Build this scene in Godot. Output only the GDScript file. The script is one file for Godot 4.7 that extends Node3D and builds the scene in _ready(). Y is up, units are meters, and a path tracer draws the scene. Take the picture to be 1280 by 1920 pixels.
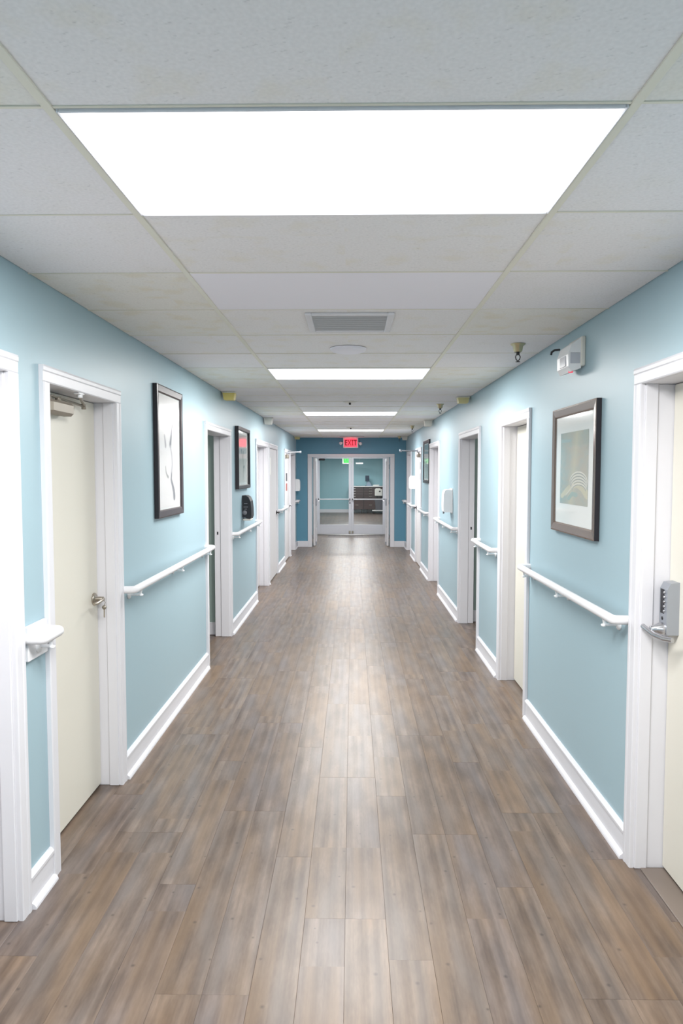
extends Node3D

const HALF := 1.22          # half the corridor's width
const CEIL := 2.44
const END := 15.6           # distance of the end wall
const ROW0 := 1.495         # first ceiling row in view; rows are 0.61 deep
const ROW := 0.61

var M := {}
var names := {}
var rng := RandomNumberGenerator.new()


class MB:
	var st := SurfaceTool.new()
	var xf := Transform3D.IDENTITY
	var smooth := false

	func _init(b := Basis.IDENTITY) -> void:
		st.begin(Mesh.PRIMITIVE_TRIANGLES)
		xf = Transform3D(b, Vector3.ZERO)

	func poly(pts: Array, outward: Vector3, uvs := []) -> void:
		var q := []
		for p in pts:
			q.append(xf * (p as Vector3))
		var n := Vector3.ZERO
		for i in q.size():
			n += (q[i] as Vector3).cross(q[(i + 1) % q.size()])
		var u := uvs.duplicate()
		if n.dot(xf.basis * outward) > 0.0:
			q.reverse()
			u.reverse()
		for i in range(1, q.size() - 1):
			for k in [0, i, i + 1]:
				st.set_smooth_group(0 if smooth else 0xFFFFFFFF)
				st.set_uv(u[k] if u.size() else Vector2.ZERO)
				st.add_vertex(q[k])

	func box(c: Vector3, s: Vector3, bev := 0.0) -> void:
		var h := s * 0.5
		var b: float = min(bev, min(h.x, min(h.y, h.z)) * 0.95)
		var hh := [h.x, h.y, h.z]
		for ax in 3:
			for sg in [-1.0, 1.0]:
				var u := (ax + 1) % 3
				var v := (ax + 2) % 3
				var pts := []
				for k in [[-1, -1], [1, -1], [1, 1], [-1, 1]]:
					var p := Vector3.ZERO
					p[ax] = sg * hh[ax]
					p[u] = k[0] * (hh[u] - b)
					p[v] = k[1] * (hh[v] - b)
					pts.append(c + p)
				var o := Vector3.ZERO
				o[ax] = sg
				poly(pts, o)
		if b <= 0.0:
			return
		for ax in 3:
			var u := (ax + 1) % 3
			var v := (ax + 2) % 3
			for su in [-1.0, 1.0]:
				for sv in [-1.0, 1.0]:
					var pts := []
					for k in [[-1, 0], [1, 0], [1, 1], [-1, 1]]:
						var p := Vector3.ZERO
						p[ax] = k[0] * (hh[ax] - b)
						p[u] = su * (hh[u] - (b if k[1] == 1 else 0.0))
						p[v] = sv * (hh[v] - (b if k[1] == 0 else 0.0))
						pts.append(c + p)
					var o := Vector3.ZERO
					o[u] = su
					o[v] = sv
					poly(pts, o)
		for sx in [-1.0, 1.0]:
			for sy in [-1.0, 1.0]:
				for sz in [-1.0, 1.0]:
					var o := Vector3(sx, sy, sz)
					var pts := []
					for ax in 3:
						var p := Vector3.ZERO
						for k in 3:
							p[k] = o[k] * (hh[k] - (0.0 if k == ax else b))
						pts.append(c + p)
					poly(pts, o)

	# profile in the plane (u, v), extruded along w
	func prism(prof: Array, o: Vector3, u: Vector3, v: Vector3, w: Vector3, round := false) -> void:
		var pv := PackedVector2Array(prof)
		var area := 0.0
		for i in pv.size():
			area += pv[i].cross(pv[(i + 1) % pv.size()])
		var sg := 1.0 if area > 0.0 else -1.0
		var at := func(p: Vector2) -> Vector3: return o + u * p.x + v * p.y
		smooth = round
		for i in pv.size():
			var a := pv[i]
			var b := pv[(i + 1) % pv.size()]
			var e := b - a
			var n := Vector2(e.y, -e.x) * sg
			poly([at.call(a), at.call(b), at.call(b) + w, at.call(a) + w], u * n.x + v * n.y)
		smooth = false
		var t := Geometry2D.triangulate_polygon(pv)
		for i in range(0, t.size(), 3):
			var q := [at.call(pv[t[i]]), at.call(pv[t[i + 1]]), at.call(pv[t[i + 2]])]
			poly(q, -w)
			poly([q[0] + w, q[1] + w, q[2] + w], w)

	# profile of (radius, height) from the low end to the high end, turned about axis w
	func lathe(prof: Array, o: Vector3, w := Vector3.UP, segs := 20) -> void:
		var u := (Vector3.RIGHT if absf(w.x) < 0.9 else Vector3.UP).cross(w).normalized()
		var v := w.cross(u)
		smooth = true
		for i in prof.size() - 1:
			var a: Vector2 = prof[i]
			var b: Vector2 = prof[i + 1]
			for k in segs:
				var t0 := TAU * k / segs
				var t1 := TAU * (k + 1) / segs
				var r0 := u * cos(t0) + v * sin(t0)
				var r1 := u * cos(t1) + v * sin(t1)
				var rm := (r0 + r1).normalized()
				var e := b - a
				var out := rm * e.y - w * e.x
				var pts := [o + r0 * a.x + w * a.y, o + r1 * a.x + w * a.y, o + r1 * b.x + w * b.y, o + r0 * b.x + w * b.y]
				if a.x < 1e-6:
					pts.remove_at(1)
				elif b.x < 1e-6:
					pts.remove_at(3)
				poly(pts, out)
		smooth = false

	func tube(path: Array, r: float, segs := 10, squash := 1.0) -> void:
		var rings := []
		var side := Vector3.ZERO
		for i in path.size():
			var p: Vector3 = path[i]
			var t: Vector3
			if i == 0:
				t = path[1] - p
			elif i == path.size() - 1:
				t = p - path[i - 1]
			else:
				t = (path[i + 1] - p).normalized() + (p - path[i - 1]).normalized()
			t = t.normalized()
			if side == Vector3.ZERO:
				side = t.cross(Vector3.UP if absf(t.y) < 0.9 else Vector3.RIGHT).normalized()
			side = (side - t * side.dot(t)).normalized()
			var up := side.cross(t)
			var ring := []
			for k in segs:
				var a := TAU * k / segs
				ring.append(p + side * cos(a) * r + up * sin(a) * r * squash)
			rings.append(ring)
		smooth = true
		for i in rings.size() - 1:
			for k in segs:
				var j := (k + 1) % segs
				var c: Vector3 = (path[i] + path[i + 1]) * 0.5
				var m: Vector3 = (rings[i][k] + rings[i][j] + rings[i + 1][k] + rings[i + 1][j]) * 0.25
				poly([rings[i][k], rings[i][j], rings[i + 1][j], rings[i + 1][k]], m - c)
		smooth = false
		poly(rings[0], path[0] - path[1])
		poly(rings[-1], path[-1] - path[-2])

	func done() -> ArrayMesh:
		st.generate_normals()
		st.index()
		return st.commit()


# ---------------------------------------------------------------- helpers

func numbered(called: String) -> String:
	var n: int = names.get(called, 0)
	names[called] = n + 1
	return called if n == 0 else "%s_%03d" % [called, n]


func P(x: float, y: float, d: float) -> Vector3:
	return Vector3(x, y, -d)


# axes of a wall: x away from the wall, y up, z along the corridor into the distance
func wall_basis(s: int) -> Basis:
	return Basis(Vector3(-s, 0, 0), Vector3.UP, Vector3(0, 0, -1))


func tag(o: Node, label: String, category: String, group := "", kind := "") -> void:
	o.set_meta("label", label)
	if category:
		o.set_meta("category", category)
	if group:
		o.set_meta("group", group)
	if kind:
		o.set_meta("kind", kind)


func thing(called: String, label: String, category: String, at: Vector3, group := "", kind := "") -> Node3D:
	var o := Node3D.new()
	o.name = numbered(called)
	add_child(o, true)
	o.position = at
	tag(o, label, category, group, kind)
	return o


func hang(mesh: Mesh, called: String, m: Material, parent: Node, at := Vector3.ZERO) -> MeshInstance3D:
	var o := MeshInstance3D.new()
	o.name = called
	var n := 1
	while parent.has_node(NodePath(o.name)):
		o.name = "%s_%03d" % [called, n]
		n += 1
	o.mesh = mesh
	o.material_override = m
	o.position = at
	o.cast_shadow = GeometryInstance3D.SHADOW_CASTING_SETTING_ON
	parent.add_child(o, true)
	return o


func part(parent: Node, called: String, b: MB, m: Material) -> MeshInstance3D:
	return hang(b.done(), called, m, parent)


func mat(called: String, c: Color, rough := 0.5, metal := 0.0, spec := 0.5) -> StandardMaterial3D:
	var m := StandardMaterial3D.new()
	m.resource_name = called
	m.albedo_color = c
	m.roughness = rough
	m.metallic = metal
	m.metallic_specular = spec
	M[called] = m
	return m


func glow(called: String, c: Color, energy: float) -> StandardMaterial3D:
	var m := mat(called, Color(0.9, 0.9, 0.9), 0.4)
	m.emission_enabled = true
	m.emission = c
	m.emission_energy_multiplier = energy
	return m


func noise(sd: int, freq: float, w: int, h: int, ow := 0, oh := 0, octaves := 4) -> Image:
	var n := FastNoiseLite.new()
	n.seed = sd
	n.frequency = freq
	n.fractal_octaves = octaves
	var im := n.get_image(w, h)
	im.convert(Image.FORMAT_RGBF)
	if ow:
		im.resize(ow, oh, Image.INTERPOLATE_CUBIC)
	return im


func tex(im: Image) -> ImageTexture:
	return ImageTexture.create_from_image(im)


func rgb(r: float, g: float, b: float) -> Color:
	return Color(r / 255.0, g / 255.0, b / 255.0)


# ---------------------------------------------------------------- textures

func plank_image(sd: int) -> Image:
	var w := 128
	var h := 1024
	var streak := noise(sd, 0.04, w, 14, w, h)
	var fine := noise(sd + 1, 0.16, w, 160, w, h, 3)
	var blot := noise(sd + 2, 0.06, 32, 64, w, h, 3)
	var warm := noise(sd + 3, 0.05, 32, 32, w, h, 2)
	var r := RandomNumberGenerator.new()
	r.seed = sd
	var im := Image.create(w, h, false, Image.FORMAT_RGB8)
	var dark := Color(0.315, 0.265, 0.235)
	var light := Color(0.555, 0.495, 0.45)
	var grey := Color(0.43, 0.41, 0.41)
	var tan := Color(0.475, 0.39, 0.305)
	for y in h:
		for x in w:
			var v: float = 0.46 * streak.get_pixel(x, y).r + 0.16 * fine.get_pixel(x, y).r + 0.38 * blot.get_pixel(x, y).r
			var c := dark.lerp(light, clampf((v - 0.08) * 1.15, 0.0, 1.0))
			var k: float = warm.get_pixel(x, y).r
			c = c.lerp(grey if k < 0.45 else tan, clampf(absf(k - 0.45) * 1.2, 0.0, 0.5))
			im.set_pixel(x, y, c)
	for i in 5:                                             # small knots
		var cx := r.randi_range(10, w - 10)
		var cy := r.randi_range(20, h - 20)
		var rx := r.randf_range(3.0, 7.0)
		for y in range(-14, 15):
			for x in range(-9, 10):
				var dd := Vector2(x / rx, y / (rx * 1.4)).length()
				if dd < 1.0 and cx + x >= 0 and cx + x < w:
					var c := im.get_pixel(cx + x, cy + y)
					im.set_pixel(cx + x, cy + y, c.darkened(0.3 * (1.0 - dd)))
	return im


func tile_image(sd: int, base: Color, stain: Color, share: float) -> Image:
	var n := 256
	var im := Image.create(n, n, false, Image.FORMAT_RGB8)
	var cloud := noise(sd, 0.012, n, n)
	var grain := noise(sd + 1, 0.25, n, n)
	for y in n:
		for x in n:
			var k: float = smoothstep(0.5, 0.95, cloud.get_pixel(x, y).r) * share
			var c := base.lerp(stain, k)
			im.set_pixel(x, y, c.darkened(0.05 * grain.get_pixel(x, y).r))
	var r := RandomNumberGenerator.new()
	r.seed = sd
	for i in 380:                                           # fissures and pin holes
		var x := r.randi_range(2, n - 8)
		var y := r.randi_range(2, n - 3)
		var l := r.randi_range(1, 4)
		for k in l:
			var q := im.get_pixel(x + k, y + (k / 2) % 2)
			im.set_pixel(x + k, y + (k / 2) % 2, q.darkened(r.randf_range(0.02, 0.09)))
	return im


func stroke(im: Image, pts: Array, w0: float, w1: float, c: Color, a: float) -> void:
	for i in pts.size() - 1:
		var p0: Vector2 = pts[i]
		var p1: Vector2 = pts[i + 1]
		var n := int(p0.distance_to(p1) * 1.5) + 2
		for k in n:
			var t := float(k) / n
			var p := p0.lerp(p1, t)
			var f := (i + t) / (pts.size() - 1)
			var w := lerpf(w0, w1, f)
			var rr := int(ceil(w)) + 1
			for y in range(-rr, rr + 1):
				for x in range(-rr, rr + 1):
					var q := Vector2i(int(p.x) + x, int(p.y) + y)
					if q.x < 0 or q.y < 0 or q.x >= im.get_width() or q.y >= im.get_height():
						continue
					var e := clampf(w - Vector2(x, y).length() + 0.7, 0.0, 1.0) * a
					im.set_pixelv(q, im.get_pixelv(q).lerp(c, e * 0.75))


func art_flower() -> Image:
	var im := Image.create(200, 280, false, Image.FORMAT_RGB8)
	im.fill(rgb(240, 238, 238))
	var g := rgb(120, 120, 128)
	stroke(im, [Vector2(130, 66), Vector2(118, 96), Vector2(108, 120)], 2.5, 9, g, 0.6)
	stroke(im, [Vector2(54, 98), Vector2(60, 112), Vector2(64, 124)], 4, 7, rgb(165, 162, 168), 0.4)
	stroke(im, [Vector2(108, 122), Vector2(122, 146), Vector2(126, 172), Vector2(114, 196)], 4, 6, rgb(196, 194, 200), 0.4)
	stroke(im, [Vector2(62, 176), Vector2(64, 190), Vector2(76, 200), Vector2(86, 203)], 2, 4, rgb(140, 140, 134), 0.5)
	stroke(im, [Vector2(118, 194), Vector2(112, 210), Vector2(124, 222), Vector2(138, 240), Vector2(142, 256)], 4, 10, g, 0.6)
	return im


func art_shell() -> Image:
	var w := 180
	var h := 330
	var im := Image.create(w, h, false, Image.FORMAT_RGB8)
	var n := noise(71, 0.02, w, h)
	var n2 := noise(72, 0.05, w, h)
	for y in h:
		for x in w:
			var c := rgb(160, 178, 170).lerp(rgb(182, 174, 152), n.get_pixel(x, y).r)
			c = c.lerp(rgb(120, 156, 158), clampf(1.0 - (x / 60.0), 0.0, 1.0) * n2.get_pixel(x, y).r)
			var across := absf(x - 112.0 + 0.12 * y) / 34.0     # a pale column down the middle
			c = c.lerp(rgb(206, 202, 168), clampf(1.0 - across, 0.0, 1.0) * 0.7)
			im.set_pixel(x, y, c)
	stroke(im, [Vector2(14, 296), Vector2(52, 262), Vector2(84, 242), Vector2(118, 238), Vector2(150, 254), Vector2(178, 284)], 10, 16, rgb(206, 204, 172), 0.5)
	for k in 5:                                             # ribs of the form, one arch inside the next
		var pts := []
		for i in 15:
			var t := PI * (1.02 - 1.0 * i / 14.0)
			pts.append(Vector2(122 + 0.9 * k + cos(t) * (54 - 3 * k), 232 + 7 * k - sin(t) * (50 - 6 * k)))
		stroke(im, pts, 2.2, 3.4, rgb(232, 232, 218), 0.85)
		var low := []
		for p in pts:
			low.append((p as Vector2) + Vector2(0, 5))
		stroke(im, low, 1.2, 1.8, rgb(134, 146, 138), 0.7)
	stroke(im, [Vector2(92, 236), Vector2(70, 262), Vector2(40, 290)], 3, 2, rgb(222, 220, 200), 0.7)
	stroke(im, [Vector2(60, 305), Vector2(85, 280), Vector2(110, 285)], 8, 10, rgb(142, 178, 172), 0.5)
	stroke(im, [Vector2(10, 36), Vector2(70, 40)], 8, 5, rgb(150, 184, 182), 0.4)
	return im


func art_plant(sd: int, top: Color, low: Color) -> Image:
	var w := 160
	var h := 260
	var im := Image.create(w, h, false, Image.FORMAT_RGB8)
	var n := noise(sd, 0.03, w, h)
	for y in h:
		for x in w:
			im.set_pixel(x, y, top.lerp(low, clampf(float(y) / h * 1.3 - 0.2 + 0.2 * n.get_pixel(x, y).r, 0.0, 1.0)))
	var g := rgb(120, 134, 126)
	stroke(im, [Vector2(98, 90), Vector2(90, 130), Vector2(94, 180), Vector2(88, 246)], 4, 3, g, 0.5)
	stroke(im, [Vector2(92, 140), Vector2(70, 110), Vector2(60, 84)], 3, 6, g, 0.4)
	stroke(im, [Vector2(94, 180), Vector2(112, 170), Vector2(104, 200)], 5, 3, rgb(100, 112, 112), 0.5)
	return im


func make_materials() -> void:
	mat("wall_paint", rgb(162, 187, 197), 0.42, 0.0, 0.45)
	mat("shaded_wall_paint", rgb(92, 144, 168), 0.5)  # the corridor wall blue, darkened so the end wall carries its shade
	mat("far_paint", rgb(150, 193, 202), 0.45)
	mat("room_paint", rgb(158, 176, 170), 0.6)
	mat("trim_white", rgb(221, 220, 225), 0.4, 0.0, 0.4)
	mat("door_cream", rgb(224, 220, 209), 0.45, 0.0, 0.4)
	mat("door_white", rgb(222, 220, 222), 0.45, 0.0, 0.4)
	mat("rail_white", rgb(230, 229, 232), 0.35, 0.0, 0.4)
	mat("grid_cream", rgb(226, 222, 208), 0.5)
	mat("board", rgb(222, 222, 218), 0.8)
	mat("chrome", rgb(190, 190, 194), 0.25, 0.9)
	mat("nickel", rgb(172, 164, 152), 0.3, 0.85)
	mat("taupe_metal", rgb(146, 138, 126), 0.45, 0.3)
	mat("brass", rgb(196, 184, 150), 0.3, 0.8)
	mat("steel_grey", rgb(166, 170, 178), 0.4, 0.55)
	mat("aluminium", rgb(226, 224, 230), 0.4, 0.1)
	mat("dark_metal", rgb(60, 58, 60), 0.4, 0.6)
	mat("black_plastic", rgb(26, 26, 32), 0.35)
	mat("grey_print", rgb(128, 130, 136), 0.5)
	mat("white_plastic", rgb(240, 240, 242), 0.35)
	mat("off_white_plastic", rgb(222, 220, 212), 0.4)
	mat("yellowed_plastic", rgb(226, 208, 126), 0.4)
	mat("pale_yellow_plastic", rgb(214, 204, 150), 0.4)
	mat("lens_grey", rgb(190, 192, 200), 0.2)
	mat("espresso", rgb(58, 48, 52), 0.3)
	mat("frame_edge", rgb(36, 30, 36), 0.5)
	mat("bronze", rgb(118, 103, 95), 0.22, 0.3)
	mat("mat_board", rgb(232, 236, 234), 0.8)
	mat("slat_grey", rgb(224, 224, 226), 0.5)
	mat("duct_shade", rgb(172, 170, 176), 0.9)  # grey that stands in for the shade inside the vents
	mat("sign_dark", rgb(84, 84, 90), 0.5)
	mat("sign_red", rgb(176, 108, 104), 0.5)
	mat("cabinet_brown", rgb(74, 56, 54), 0.4)
	mat("cabinet_gap", rgb(40, 30, 32), 0.6)
	mat("counter_white", rgb(236, 234, 232), 0.3)
	mat("screen_dark", rgb(30, 44, 66), 0.3)
	mat("stand_blue", rgb(108, 130, 150), 0.4)
	mat("paper", rgb(244, 244, 240), 0.8)
	mat("threshold", rgb(132, 120, 112), 0.4, 0.3)
	var g := mat("picture_glass", Color(1, 1, 1, 0.01), 0.07, 0.0, 0.42)
	g.transparency = BaseMaterial3D.TRANSPARENCY_ALPHA
	var g1 := mat("satin_glass", Color(1, 1, 1, 0.01), 0.16, 0.0, 0.42)
	g1.transparency = BaseMaterial3D.TRANSPARENCY_ALPHA
	var g2 := mat("door_glass", Color(0.92, 1, 0.98, 0.01), 0.02, 0.0, 0.3)
	g2.transparency = BaseMaterial3D.TRANSPARENCY_ALPHA
	glow("lamp_lens", Color(1, 1, 1), 1.6)
	glow("exit_red", rgb(248, 84, 110), 0.42)
	glow("exit_red_letter", rgb(150, 6, 26), 0.12)
	glow("exit_green", rgb(60, 190, 76), 0.08)
	glow("exit_green_letter", rgb(20, 130, 44), 0.05)
	glow("led_red", rgb(240, 90, 110), 0.45)
	for k in ["exit_red", "exit_red_letter", "exit_green", "exit_green_letter", "led_red"]:
		M[k].albedo_color = (M[k].emission as Color).darkened(0.25)
	for i in 3:
		var t := tex(plank_image(100 + 10 * i))
		for k in 4:
			var m := mat("plank_%d_%d" % [i, k], [Color(1, 1, 1), Color(0.955, 0.955, 0.97), Color(0.99, 0.965, 0.93), Color(0.95, 0.935, 0.915)][k], 0.33, 0.0, 0.46)
			m.albedo_texture = t
		if i == 0:
			var s := mat("subfloor", Color(0.9, 0.9, 0.92), 0.4)
			s.albedo_texture = t
			s.uv1_triplanar = true
			s.uv1_world_triplanar = true
			s.uv1_scale = Vector3(2.0, 1.0, 0.8)
	var tints := [[rgb(241, 238, 239), rgb(235, 227, 210), 0.35], [rgb(239, 236, 231), rgb(231, 221, 198), 0.45], [rgb(241, 238, 240), rgb(235, 232, 226), 0.2]]
	for i in 3:
		var m := mat("tile_%d" % i, Color.WHITE, 0.9, 0.0, 0.3)
		m.albedo_texture = tex(tile_image(300 + i * 7, tints[i][0], tints[i][1], tints[i][2]))
		m.uv1_triplanar = true
		m.uv1_world_triplanar = true
		m.uv1_scale = Vector3(1.3, 1.3, 1.3)
	mat("tile_smooth", rgb(240, 237, 245), 0.75, 0.0, 0.3)
	for a in [["art_flower", art_flower()], ["art_shell", art_shell()], ["art_plant", art_plant(81, rgb(178, 190, 186), rgb(232, 234, 230))], ["art_teal", art_plant(93, rgb(140, 168, 172), rgb(196, 212, 210))]]:
		var m := mat(a[0], Color(0.92, 0.92, 0.92), 0.7)
		m.albedo_texture = tex(a[1])


# ---------------------------------------------------------------- camera and light

func light_panel(d: float, label: String) -> void:
	var o := thing("ceiling_light", label, "ceiling light", P(0, CEIL, d), "recessed ceiling light panels")
	var f := MB.new()
	var w := 0.598
	var h := 0.299
	for s in [-1, 1]:
		f.box(Vector3(s * (w - 0.003), -0.001, 0), Vector3(0.006, 0.012, 2 * h), 0.002)
		f.box(Vector3(0, -0.001, s * (h - 0.003)), Vector3(2 * w - 0.012, 0.012, 0.006), 0.002)
	part(o, "frame", f, M.trim_white)
	var b := MB.new()
	b.box(Vector3(0, 0.05, 0), Vector3(2 * w - 0.01, 0.08, 2 * h - 0.01))
	part(o, "housing", b, M.board)
	var l := MB.new()
	l.box(Vector3(0, 0.001, 0), Vector3(2 * w - 0.012, 0.008, 2 * h - 0.012), 0.002)
	part(o, "diffuser", l, M.lamp_lens)
	var a := AreaLight3D.new()
	a.name = "panel_light"
	a.area_size = Vector2(2 * w - 0.03, 2 * h - 0.03)
	a.area_normalize_energy = true
	a.light_energy = LAMP
	a.light_color = Color(1.0, 0.995, 0.985)
	a.area_range = 30.0
	a.shadow_enabled = true
	a.rotation_degrees = Vector3(-90, 0, 0)
	a.position = Vector3(0, -0.0055, 0)
	o.add_child(a)


const LAMP := 4.2

func _ready() -> void:
	rng.seed = 7
	var cam := Camera3D.new()
	cam.name = "camera"
	cam.fov = rad_to_deg(2.0 * atan(960.0 / 1310.0))
	cam.near = 0.05
	cam.far = 100.0
	add_child(cam)
	cam.position = Vector3(0.025, 1.68, 0)
	cam.rotation_degrees = Vector3(-3.2767, 0.8732, 0)
	cam.current = true
	var we := WorldEnvironment.new()
	we.name = "world_environment"
	var e := Environment.new()
	e.background_mode = Environment.BG_COLOR
	e.background_color = Color.BLACK
	e.tonemap_mode = Environment.TONE_MAPPER_LINEAR
	e.tonemap_exposure = 1.82
	e.sdfgi_enabled = true
	e.ssao_enabled = true
	e.ssil_enabled = true
	we.environment = e
	add_child(we)
	make_materials()
	shell()
	make_floor()
	make_ceiling()
	all_doors()
	end_doors()
	far_room()
	wall_things()
	ceiling_things()


# ---------------------------------------------------------------- the setting

# casing to casing, near and far, then how the door stands and how far back its face is
var doors_left := [[1.46, 2.575, "closed", 0.1], [2.78, 3.715, "closed", 0.1], [5.88, 7.115, "open", 0.1], [8.98, 10.30, "closed", 0.12], [10.36, 11.56, "closed", 0.0], [12.75, 13.88, "closed", 0.0], [13.96, 15.08, "closed", 0.11]]
var doors_right := [[1.86, 2.965, "closed", 0.12], [4.70, 5.645, "closed", 0.11], [6.53, 7.78, "open", 0.1], [9.55, 10.78, "closed", 0.12], [12.02, 13.08, "closed", 0.0], [14.10, 15.10, "closed", 0.11]]
const CASING := 0.068
const DOOR_H := 2.04
const THICK := 0.15


func shell() -> void:
	for s in [-1, 1]:
		var list: Array = doors_left if s < 0 else doors_right
		var b := MB.new()
		var at := -3.2
		var x: float = s * (HALF + THICK / 2)
		for q in list:
			var d0: float = q[0] + CASING - 0.02
			var d1: float = q[1] - CASING + 0.02
			b.box(P(x, 1.25, (at + d0) / 2), Vector3(THICK, 2.5, d0 - at))
			b.box(P(x, (DOOR_H + 0.02 + 2.5) / 2, (d0 + d1) / 2), Vector3(THICK, 2.5 - DOOR_H - 0.02, d1 - d0))
			at = d1
		b.box(P(x, 1.25, (at + 18.7) / 2), Vector3(THICK, 2.5, 18.7 - at))
		var o := part(self, "wall_left" if s < 0 else "wall_right", b, M.wall_paint)
		tag(o, "pale blue %s corridor wall lined with white doors" % ("left" if s < 0 else "right"), "wall", "", "structure")
		# skirting, between the door casings
		var bo := thing("baseboard_left" if s < 0 else "baseboard_right", "white skirting board with shoe moulding along the %s wall" % ("left" if s < 0 else "right"), "baseboard", Vector3(s * HALF, 0, 0), "", "structure")
		var ends := [[-3.1, list[0][0]]]
		for i in list.size() - 1:
			ends.append([list[i][1], list[i + 1][0]])
		ends.append([list[-1][1], END - 0.016])
		for q in ends:
			if q[1] - q[0] < 0.03:
				continue
			var c := MB.new(wall_basis(s))
			c.prism([Vector2(0, 0), Vector2(0.014, 0), Vector2(0.014, 0.105), Vector2(0.019, 0.112), Vector2(0.019, 0.124), Vector2(0.008, 0.138), Vector2(0, 0.138)], Vector3(0, 0, q[0] + 0.001), Vector3.RIGHT, Vector3.UP, Vector3(0, 0, q[1] - q[0] - 0.002))
			part(bo, "skirting_section", c, M.trim_white)
			var h := MB.new(wall_basis(s))
			h.prism([Vector2(0.014, 0), Vector2(0.034, 0), Vector2(0.033, 0.008), Vector2(0.028, 0.017), Vector2(0.021, 0.022), Vector2(0.014, 0.023)], Vector3(0, 0, q[0] + 0.001), Vector3.RIGHT, Vector3.UP, Vector3(0, 0, q[1] - q[0] - 0.002))
			part(bo, "shoe_moulding", h, M.trim_white)
	# end wall with its cased opening
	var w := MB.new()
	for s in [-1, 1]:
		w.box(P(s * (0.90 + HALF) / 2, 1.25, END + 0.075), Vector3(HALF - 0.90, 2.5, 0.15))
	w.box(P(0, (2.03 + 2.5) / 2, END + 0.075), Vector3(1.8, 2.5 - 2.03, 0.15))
	tag(part(self, "wall_end", w, M.shaded_wall_paint), "blue end wall with shade painted into its colour around the double door opening", "wall", "", "structure")
	var bb := thing("baseboard_end", "short white skirting boards either side of the end opening", "baseboard", P(0, 0, END), "", "structure")
	for s in [-1, 1]:
		var c := MB.new()
		c.box(Vector3(s * (0.967 + HALF - 0.02) / 2, 0.069, 0.008), Vector3(HALF - 0.02 - 0.967, 0.138, 0.016), 0.004)
		part(bb, "skirting_section", c, M.trim_white)
	var back := MB.new()
	back.box(P(0, 1.25, -3.25), Vector3(2.8, 2.5, 0.1))
	tag(part(self, "wall_back", back, M.wall_paint), "pale blue wall closing the corridor behind the camera", "wall", "", "structure")
	# rooms behind the two open doors
	for s in [-1, 1]:
		var d0 := 5.55 if s < 0 else 6.2
		var d1 := 7.13 if s < 0 else 7.80
		var r := MB.new()
		var x0: float = s * (HALF + THICK)
		var x1: float = s * 3.6
		var xm := (x0 + x1) / 2
		r.box(P(xm, 1.25, d1 + 0.05), Vector3(absf(x1 - x0), 2.5, 0.1))
		r.box(P(xm, 1.25, d0 - 0.05), Vector3(absf(x1 - x0), 2.5, 0.1))
		r.box(P(x1 + s * 0.05, 1.25, (d0 + d1) / 2), Vector3(0.1, 2.5, d1 - d0 + 0.2))
		tag(part(self, "wall_side_room_left" if s < 0 else "wall_side_room_right", r, M.room_paint), "grey green walls of the dim room behind the open %s door" % ("left" if s < 0 else "right"), "wall", "", "structure")
		var sk := MB.new()
		sk.box(P(xm, 0.065, d1 - 0.008), Vector3(absf(x1 - x0) - 0.02, 0.13, 0.016), 0.004)
		tag(part(self, "baseboard_room_left" if s < 0 else "baseboard_room_right", sk, M.trim_white), "white skirting in the dim room behind the open %s door" % ("left" if s < 0 else "right"), "baseboard", "", "structure")


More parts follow.
